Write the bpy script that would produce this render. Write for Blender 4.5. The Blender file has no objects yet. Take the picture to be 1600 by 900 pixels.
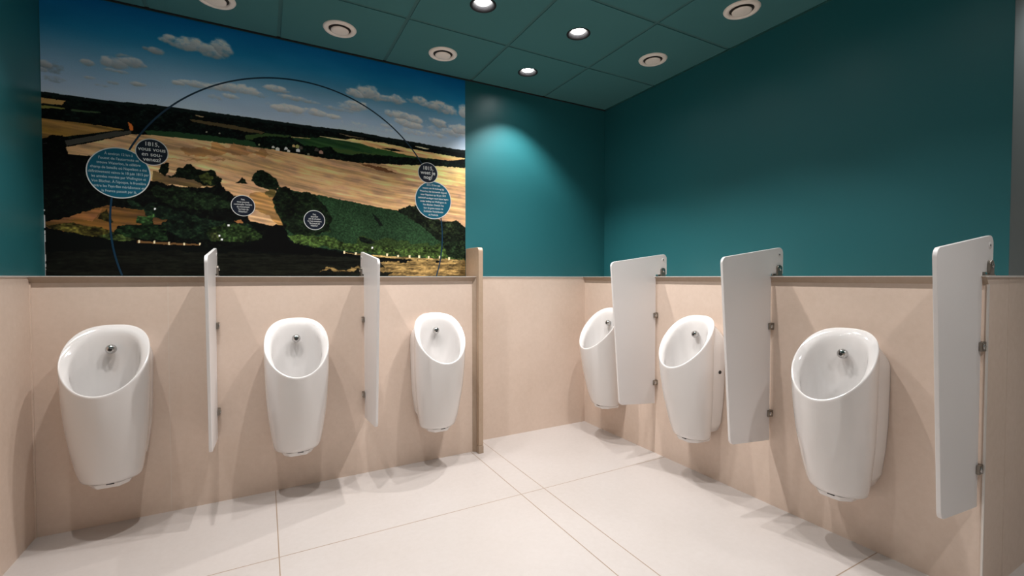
import bpy, bmesh, math, random
import numpy as np
from mathutils import Vector, Matrix
C = bpy.context.scene.collection
D = bpy.data
sc = bpy.context.scene
PI = math.pi

# ------------------------------------------------------------------ dimensions (metres)
XL, YP, YB, XP, XR, ZC, YE = -0.921, 2.8176, 2.9846, 2.2945, 2.4957, 2.557, 0.6265
ZL, ZT = 1.182, 1.152            # top of the half walls, underside of their overhanging bevel
XS0, XS1, YS = 1.2479, 1.2805, 2.762   # stone divider slab
XF, YR = 3.70, -1.30             # far side of the room, wall behind the photographer

# ------------------------------------------------------------------ camera, world, exposure, lamps' strength
cam = D.cameras.new('camera'); cam.sensor_width = 36; cam.lens = 36*713.37/1600
cam.clip_start = .02
co = D.objects.new('camera', cam); C.objects.link(co)
co.location = (0, 0, 1.1768); co.rotation_euler = (PI/2-0.023, 0, -0.4974)
sc.camera = co
w = D.worlds.new('world'); sc.world = w; w.use_nodes = True
w.node_tree.nodes['Background'].inputs[0].default_value = (.02, .02, .022, 1)
w.node_tree.nodes['Background'].inputs[1].default_value = 1
sc.view_settings.view_transform = 'Standard'; sc.view_settings.look = 'None'
sc.view_settings.gamma = 1; sc.view_settings.use_curve_mapping = False
sc.view_settings.exposure = 0.0
SPOT_W = 64.0                    # watts of each downlight
SPOT_COL = (1.0, .965, .94)
SPOT_ANGLE = 102
LENS_E = 55.0
POWER = {2: 1.35, 5: .52, 7: .52, 10: .4}       # lamps that burn brighter or dimmer than the rest, by their place in LIGHTS

# ------------------------------------------------------------------ helpers
def link(name, me, mat=None, parent=None, kind=None, smooth=False):
    o = D.objects.new(name, me); C.objects.link(o)
    if mat is not None: me.materials.append(mat)
    if parent is not None: o.parent = parent
    if kind: o['kind'] = kind
    if smooth: me.polygons.foreach_set('use_smooth', [True]*len(me.polygons))
    return o
def obj(name, bm, mat=None, parent=None, kind=None, smooth=False, bevel=0, seg=2):
    bmesh.ops.recalc_face_normals(bm, faces=bm.faces)
    me = D.meshes.new(name); bm.to_mesh(me); bm.free()
    o = link(name, me, mat, parent, kind, smooth)
    if bevel:
        m = o.modifiers.new('bevel', 'BEVEL'); m.width = bevel; m.segments = seg; m.limit_method = 'ANGLE'; m.angle_limit = .6
    return o
def thing(name, label, cat, loc=(0, 0, 0), rz=0, group=None):
    o = D.objects.new(name, None); C.objects.link(o); o.location = loc; o.rotation_euler = (0, 0, rz)
    o.empty_display_size = .1
    o['label'] = label; o['category'] = cat
    if group: o['group'] = group
    return o
def dup(root, loc, rz, label):
    def cp(o, par):
        c = o.copy(); C.objects.link(c)
        if par is not None: c.parent = par
        for ch in list(o.children): cp(ch, c)
        return c
    r = cp(root, None); r.location = loc; r.rotation_euler = (0, 0, rz); r['label'] = label
    return r
def box(bm, x0, x1, y0, y1, z0, z1):
    v = [bm.verts.new(p) for p in ((x0,y0,z0),(x1,y0,z0),(x1,y1,z0),(x0,y1,z0),(x0,y0,z1),(x1,y0,z1),(x1,y1,z1),(x0,y1,z1))]
    for f in ((0,3,2,1),(4,5,6,7),(0,1,5,4),(1,2,6,5),(2,3,7,6),(3,0,4,7)): bm.faces.new([v[i] for i in f])
def bx(*a):
    bm = bmesh.new(); box(bm, *a); return bm
def prism(bm, pts, fa, fb):
    """pts 2-D outline; fa / fb map a 2-D point to the two end faces"""
    a = [bm.verts.new(fa(*p)) for p in pts]; b = [bm.verts.new(fb(*p)) for p in pts]
    n = len(pts)
    bm.faces.new(a[::-1]); bm.faces.new(b)
    for i in range(n): bm.faces.new((a[i], a[(i+1) % n], b[(i+1) % n], b[i]))
def lathe(bm, prof, n=40, c=(0, 0, 0)):
    """prof: list of (r, z)"""
    rings = []
    for r, z in prof:
        if r < 1e-6: rings.append([bm.verts.new((c[0], c[1], c[2]+z))]*n)
        else: rings.append([bm.verts.new((c[0]+r*math.cos(2*PI*i/n), c[1]+r*math.sin(2*PI*i/n), c[2]+z)) for i in range(n)])
    for a, b in zip(rings, rings[1:]):
        for i in range(n):
            f = []
            for v in (a[i], a[(i+1) % n], b[(i+1) % n], b[i]):
                if v not in f: f.append(v)
            if len(f) > 2: bm.faces.new(f)
def rounded(pts, rad, seg=8):
    """round the corners of a 2-D polygon; rad per corner"""
    out = []; n = len(pts)
    for i, p in enumerate(pts):
        r = rad[i]
        if r <= 0: out.append(p); continue
        p = Vector(p); a = Vector(pts[i-1]); b = Vector(pts[(i+1) % n])
        da = (a-p).normalized(); db = (b-p).normalized()
        ang = da.angle(db); t = r/math.tan(ang/2)
        c = p+(da+db).normalized()*(r/math.sin(ang/2))
        s = p+da*t; e = p+db*t
        v0 = s-c; v1 = e-c; th = v0.angle(v1)
        for k in range(seg+1):
            f = k/seg
            q = c+(v0*math.sin((1-f)*th)+v1*math.sin(f*th))/math.sin(th)
            out.append((q.x, q.y))
    return out
def lin(c):
    r = []
    for x in c:
        x = x/255.
        r.append(x/12.92 if x <= .04045 else ((x+.055)/1.055)**2.4)
    return r

# ------------------------------------------------------------------ materials
def mat(name, col, rough=.5, metal=0, coat=0, spec=.5):
    m = D.materials.new(name); m.use_nodes = True
    b = m.node_tree.nodes['Principled BSDF']
    b.inputs['Base Color'].default_value = (*col, 1); b.inputs['Roughness'].default_value = rough
    b.inputs['Metallic'].default_value = metal; b.inputs['Coat Weight'].default_value = coat
    b.inputs['Specular IOR Level'].default_value = spec
    return m, m.node_tree.nodes, m.node_tree.links, b
def paint(name, col, rough, bump=.02, scale=180, spec=.5):
    m, N, L, b = mat(name, col, rough, spec=spec)
    tc = N.new('ShaderNodeTexCoord'); ns = N.new('ShaderNodeTexNoise'); ns.inputs['Scale'].default_value = scale
    bp = N.new('ShaderNodeBump'); bp.inputs['Strength'].default_value = bump; bp.inputs['Distance'].default_value = .01
    L.new(tc.outputs['Object'], ns.inputs['Vector']); L.new(ns.outputs['Fac'], bp.inputs['Height']); L.new(bp.outputs[0], b.inputs['Normal'])
    return m
def stone(name, ca, cb, rough, axes, joints, grout, jw=.0018, seed=0):
    """large beige stone slabs; joints = [(axis, position, lo, hi)] thin grout lines"""
    m, N, L, b = mat(name, ca, rough)
    tc = N.new('ShaderNodeTexCoord')
    n1 = N.new('ShaderNodeTexNoise'); n1.inputs['Scale'].default_value = 2.2; n1.inputs['Detail'].default_value = 6
    n2 = N.new('ShaderNodeTexNoise'); n2.inputs['Scale'].default_value = 38; n2.inputs['Detail'].default_value = 8; n2.inputs['Roughness'].default_value = .7
    n3 = N.new('ShaderNodeTexVoronoi'); n3.inputs['Scale'].default_value = 60
    for n in (n1, n2, n3): L.new(tc.outputs['Object'], n.inputs['Vector'])
    a = N.new('ShaderNodeMath'); a.operation = 'MULTIPLY_ADD'; a.inputs[1].default_value = .55
    L.new(n1.outputs['Fac'], a.inputs[0]); 
    s = N.new('ShaderNodeMath'); s.operation = 'MULTIPLY'; s.inputs[1].default_value = .45
    L.new(n2.outputs['Fac'], s.inputs[0]); L.new(s.outputs[0], a.inputs[2])
    mr = N.new('ShaderNodeMapRange'); mr.inputs['From Min'].default_value = .35; mr.inputs['From Max'].default_value = .65
    L.new(a.outputs[0], mr.inputs['Value'])
    mx = N.new('ShaderNodeMix'); mx.data_type = 'RGBA'
    mx.inputs[6].default_value = (*ca, 1); mx.inputs[7].default_value = (*cb, 1)
    L.new(mr.outputs[0], mx.inputs[0])
    # small darker flecks
    fl = N.new('ShaderNodeMapRange'); fl.inputs['From Min'].default_value = .0; fl.inputs['From Max'].default_value = .16
    fl.inputs['To Min'].default_value = .25; fl.inputs['To Max'].default_value = 0
    L.new(n3.outputs['Distance'], fl.inputs['Value'])
    mf = N.new('ShaderNodeMix'); mf.data_type = 'RGBA'; mf.inputs[7].default_value = (*[c*.8 for c in cb], 1)
    L.new(fl.outputs[0], mf.inputs[0]); L.new(mx.outputs[2], mf.inputs[6])
    out = mf.outputs[2]
    if joints:
        sp = N.new('ShaderNodeSeparateXYZ'); L.new(tc.outputs['Object'], sp.inputs[0])
        tot = None
        def M(op, x, y):
            q = N.new('ShaderNodeMath'); q.operation = op
            for i, t in enumerate((x, y)):
                if isinstance(t, (int, float)): q.inputs[i].default_value = t
                elif t is not None: L.new(t, q.inputs[i])
            return q.outputs[0]
        for ax, pos, lo, hi in joints:
            v = sp.outputs[ax]; o2 = sp.outputs[{0: 1, 1: 0, 2: 0}[ax]]
            d = M('LESS_THAN', M('ABSOLUTE', M('SUBTRACT', v, pos), None), jw)
            if lo is not None: d = M('MULTIPLY', d, M('MULTIPLY', M('GREATER_THAN', o2, lo), M('LESS_THAN', o2, hi)))
            tot = d if tot is None else M('MAXIMUM', tot, d)
        mj = N.new('ShaderNodeMix'); mj.data_type = 'RGBA'; mj.inputs[7].default_value = (*grout, 1)
        L.new(tot, mj.inputs[0]); L.new(out, mj.inputs[6]); out = mj.outputs[2]
        bp = N.new('ShaderNodeBump'); bp.inputs['Strength'].default_value = .3; bp.inputs['Distance'].default_value = -.002
        L.new(tot, bp.inputs['Height']); L.new(bp.outputs[0], b.inputs['Normal'])
    L.new(out, b.inputs['Base Color'])
    rr = N.new('ShaderNodeMapRange'); rr.inputs['To Min'].default_value = rough-.06; rr.inputs['To Max'].default_value = rough+.08
    L.new(n2.outputs['Fac'], rr.inputs['Value']); L.new(rr.outputs[0], b.inputs['Roughness'])
    return m

TEAL = (.016, .128, .146)
M_teal = paint('teal wall paint', TEAL, .42, .03, 220)
M_ceil = paint('teal ceiling board', (.058, .180, .188), .75, .05, 400, .2)
M_ceil_gap = mat('ceiling grid', (.040, .130, .134), .7)[0]
M_prof = paint('teal edge profile', (.015, .085, .08), .4)
M_black = mat('shadow gap black', (.004, .004, .004), .8)[0]
BG_A, BG_B = (.715, .578, .487), (.64, .505, .412)
M_tile = stone('beige wall tile', BG_A, BG_B, .42, None, [(0, -.422, None, None)], (.70, .60, .52), .0012)
M_tile_r = stone('beige wall tile right', BG_A, BG_B, .42, None, [], (.40, .31, .24), .0012)
M_tile_p = stone('beige wall tile plain', BG_A, BG_B, .42, None, [], None)
M_slab = stone('beige stone slab', (.50, .375, .275), (.42, .30, .21), .4, None, [], None)
M_floor = stone('beige floor tile', (.522, .482, .462), (.480, .438, .412), .33, None,
    [(0, .043, None, None), (0, 1.2146, None, None), (0, 1.3607, None, None), (0, 2.53, -5, .6), (0, -1.13, None, None), (1, 2.1318, None, None), (1, .9484, None, None), (1, -.235, None, None)], (.30, .22, .16), .0022)
M_ledge = stone('bevelled tile edge', (.44, .34, .26), (.38, .28, .20), .4, None, [], None)  # darker tile colour stands in for shade on the bevels; slab foot shares it
M_trimw = mat('pale metal trim', (.74, .70, .66), .35, .3)[0]
M_cer = mat('white ceramic', (.775, .752, .74), .07, 0, .6)[0]
M_hpl = paint('white laminate', (.79, .765, .76), .32, .03, 400)
M_chrome = mat('chrome', (.55, .54, .53), .13, 1)[0]
M_steel = mat('dark steel clamp', (.30, .27, .235), .34, 1)[0]
M_dark = mat('black plastic', (.01, .01, .01), .4)[0]
M_vent = mat('cream vent enamel', (.93, .84, .77), .45)[0]
M_ventd = mat('vent throat', (.03, .025, .02), .8)[0]
M_ring = mat('black downlight baffle', (.016, .016, .018), .65, 0, 0, .25)[0]
M_grey = paint('grey green wall paint', (.13, .16, .165), .5)
M_rearw = paint('light rear wall paint', (.70, .67, .64), .6)
def emis(name, col, s):
    m = D.materials.new(name); m.use_nodes = True; N = m.node_tree.nodes; N.clear()
    e = N.new('ShaderNodeEmission'); e.inputs[0].default_value = (*col, 1); e.inputs[1].default_value = s
    o = N.new('ShaderNodeOutputMaterial'); m.node_tree.links.new(e.outputs[0], o.inputs[0]); return m
M_lens = emis('lit lens', (1, .97, .93), LENS_E)

# ------------------------------------------------------------------ the setting
S = 'structure'
T = .12
obj('floor', bx(XL-T, XF+T, YR-T, YB+T, -.1, 0), M_floor, kind=S)
obj('wall_left', bx(XL-T, XL, YR-T, YB+T, ZL-.004, ZC+.15), M_teal, kind=S)
obj('wall_left_lower', bx(XL-T, XL+.001, YR-T, YB+T, 0, ZL-.004), M_tile_p, kind=S)
obj('wall_back', bx(XL, XR+T, YB, YB+T, ZL-.004, ZC+.15), M_teal, kind=S)
obj('wall_back_lower', bx(XS0-.05, XR+T, YB-.002, YB+T, 0, ZL-.004), M_tile_p, kind=S)
obj('wall_right', bx(XR, XR+T, YE+.001, YB, ZL-.004, ZC+.15), M_teal, kind=S)
obj('wall_return', bx(XR+.001, XF+T, YE, YE+T, ZL-.004, ZC+.15), M_grey, kind=S)
obj('wall_return_lower', bx(XR+.001, XF+T, YE-.001, YE+T, 0, ZL-.004), M_tile_p, kind=S)
obj('wall_rear', bx(XL, XF, YR-T, YR, 0, ZC+.15), M_rearw, kind=S)
obj('wall_far', bx(XF, XF+T, YR, YE, 0, ZC+.15), M_rearw, kind=S)
# half walls in front of the back and the right wall, each with a bevelled overhanging top
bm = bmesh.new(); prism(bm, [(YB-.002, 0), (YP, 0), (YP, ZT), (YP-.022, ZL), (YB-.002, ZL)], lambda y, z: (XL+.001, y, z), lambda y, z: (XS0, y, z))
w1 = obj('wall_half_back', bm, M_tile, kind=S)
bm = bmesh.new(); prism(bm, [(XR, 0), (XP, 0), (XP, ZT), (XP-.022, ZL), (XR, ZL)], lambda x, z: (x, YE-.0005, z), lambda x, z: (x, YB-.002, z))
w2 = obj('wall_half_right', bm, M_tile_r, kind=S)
for wo in (w1, w2):                      # same stone on the bevel, its down-facing shade put into a darker colour
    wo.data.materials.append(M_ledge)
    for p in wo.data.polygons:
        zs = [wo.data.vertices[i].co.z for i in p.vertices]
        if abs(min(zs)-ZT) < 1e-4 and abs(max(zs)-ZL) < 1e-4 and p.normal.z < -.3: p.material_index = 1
# thin pale metal edging on top of the tiling, everywhere at the same height
t_ = .0035
obj('trim_1', bx(XL+.001, XS0, YP-.0235, YP-.005, ZL-.002, ZL+t_-.002), M_trimw, kind=S)
obj('trim_2', bx(XP-.0235, XP-.005, YE-.002, YB-.003, ZL-.002, ZL+t_-.002), M_trimw, kind=S)
obj('trim_3', bx(XS1, XP-.02, YB-.006, YB+.001, ZL-.0045, ZL+.002), M_trimw, kind=S)
obj('trim_4', bx(XL-.001, XL+.005, YR, YP-.02, ZL-.004, ZL+.002), M_trimw, kind=S)
obj('trim_5', bx(XP-.022, XF, YE-.006, YE+.001, ZL-.004, ZL+.002), M_trimw, kind=S)
# slim vertical corner profiles
obj('trim_6', bx(XL, XL+.006, YP-.006, YP+.001, 0, ZT), M_tile_p, kind=S)
obj('trim_7', bx(XP-.004, XP+.002, YE-.003, YE+.003, 0, ZT), M_trimw, kind=S)
bm = bmesh.new(); prism(bm, [(XS0-.022, YP-.0), (XS0-.0005, YP-.022), (XS0-.0005, YP-.0)], lambda x, y: (x, y, .0), lambda x, y: (x, y, ZL))
obj('trim_8', bm, M_ledge, kind=S)
# stone slab that closes the end of the half wall
pts = rounded([(YB-.003, 0), (YS, 0), (YS, 1.378), (YB-.003, 1.378)], [0, 0, .028, 0], 8)
r = thing('stone_divider', 'upright beige stone divider slab with a rounded top corner, right of the mural', 'divider', (XS0, YS, 0))
bm = bmesh.new(); prism(bm, [(a-YS, b) for a, b in pts if b > .0 or True], lambda y, z: (.0005, y, max(z, .052)), lambda y, z: (XS1-XS0, y, max(z, .052)))
obj('slab', bm, M_slab, r, bevel=.002)
obj('foot', bx(-.001, XS1-XS0+.001, -.003, .2, 0, .050), M_ledge, r, bevel=.001)

# ceiling: 60 cm boards with open joints over a dark grid; round cut-outs at the downlights
LIGHTS = [(.991, 2.132), (1.581, 2.123), (1.575, 2.677), (.39, 2.13), (-.211, 2.13), (-.716, 2.13), (1.585, 1.53), (1.585, .93),
          (-.21, -.27), (1.585, -.27), (2.785, .33)]
GX = [XL]+[1.889+.6*k for k in range(-4, 4) if XL+.05 < 1.889+.6*k < XF-.05]+[XF]
GY = [YR]+[2.4294+.6*k for k in range(-6, 1) if YR+.05 < 2.4294+.6*k]+[YB]
RH = .062; N_ = 32
bm = bmesh.new(); g = .0095; TH = .016
for i in range(len(GX)-1):
    for j in range(len(GY)-1):
        x0, x1, y0, y1 = GX[i]+g, GX[i+1]-g, GY[j]+g, GY[j+1]-g
        if i == 0: x0 = XL+.012
        if j == len(GY)-2: y1 = YB-.012
        xm, ym = (x0+x1)/2, (y0+y1)/2
        if xm > XR and ym > YE: continue
        if abs(x1-XR) < .02 and ym > YE: x1 = XR-.012
        hs = [l for l in LIGHTS if x0 < l[0] < x1 and y0 < l[1] < y1]
        if not hs: box(bm, x0, x1, y0, y1, ZC, ZC+TH); continue
        hx, hy = hs[0]
        def edge(a):
            dx, dy = math.cos(a), math.sin(a)
            tx = ((x1-hx) if dx > 0 else (x0-hx))/dx if abs(dx) > 1e-9 else 1e9
            ty = ((y1-hy) if dy > 0 else (y0-hy))/dy if abs(dy) > 1e-9 else 1e9
            t = min(tx, ty); return hx+dx*t, hy+dy*t
        angs = sorted(set([2*PI*k/N_ for k in range(N_)]+[math.atan2(b-hy, a-hx) % (2*PI) for a in (x0, x1) for b in (y0, y1)]))
        n = len(angs)
        R = []
        for z in (ZC, ZC+TH):
            R.append([bm.verts.new((hx+RH*math.cos(a), hy+RH*math.sin(a), z)) for a in angs])
            R.append([bm.verts.new((*edge(a), z)) for a in angs])
        for k in range(n):
            q = (k+1) % n
            bm.faces.new((R[0][k], R[1][k], R[1][q], R[0][q])); bm.faces.new((R[2][k], R[3][k], R[3][q], R[2][q]))
            bm.faces.new((R[0][k], R[0][q], R[2][q], R[2][k])); bm.faces.new((R[1][k], R[1][q], R[3][q], R[3][k]))
obj('ceiling', bm, M_ceil, kind=S)
bm = bmesh.new()   # grid runners just above the joints (leave the lamp openings free)
for x in GX[1:-1]: box(bm, x-.012, x+.012, YR, YB if x < XR else YE, ZC+.003, ZC+.009)
for y in GY[1:-1]: box(bm, XL, XR if y > YE else XF, y-.012, y+.012, ZC+.0035, ZC+.0095)
obj('ceiling_grid', bm, M_ceil_gap, kind=S)
obj('ceiling_void', bx(XL-T, XF+T, YR-T, YB+T, ZC+.15, ZC+.2), M_black, kind=S)
# wall angle: black shadow gap at the back wall, slim teal angle along the right wall
bm = bmesh.new(); box(bm, XL, XR, YB-.014, YB-.0005, ZC-.004, ZC+.014)
obj('trim_9', bm, M_black, kind=S)
bm = bmesh.new(); box(bm, XR-.016, XR-.0005, YE+.01, YB-.015, ZC-.003, ZC+.014)
obj('trim_10', bm, M_prof, kind=S)
bm = bmesh.new(); box(bm, XL+.0005, XL+.014, YR, YB-.015, ZC-.003, ZC+.014)
obj('trim_11', bm, M_black, kind=S)

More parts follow.
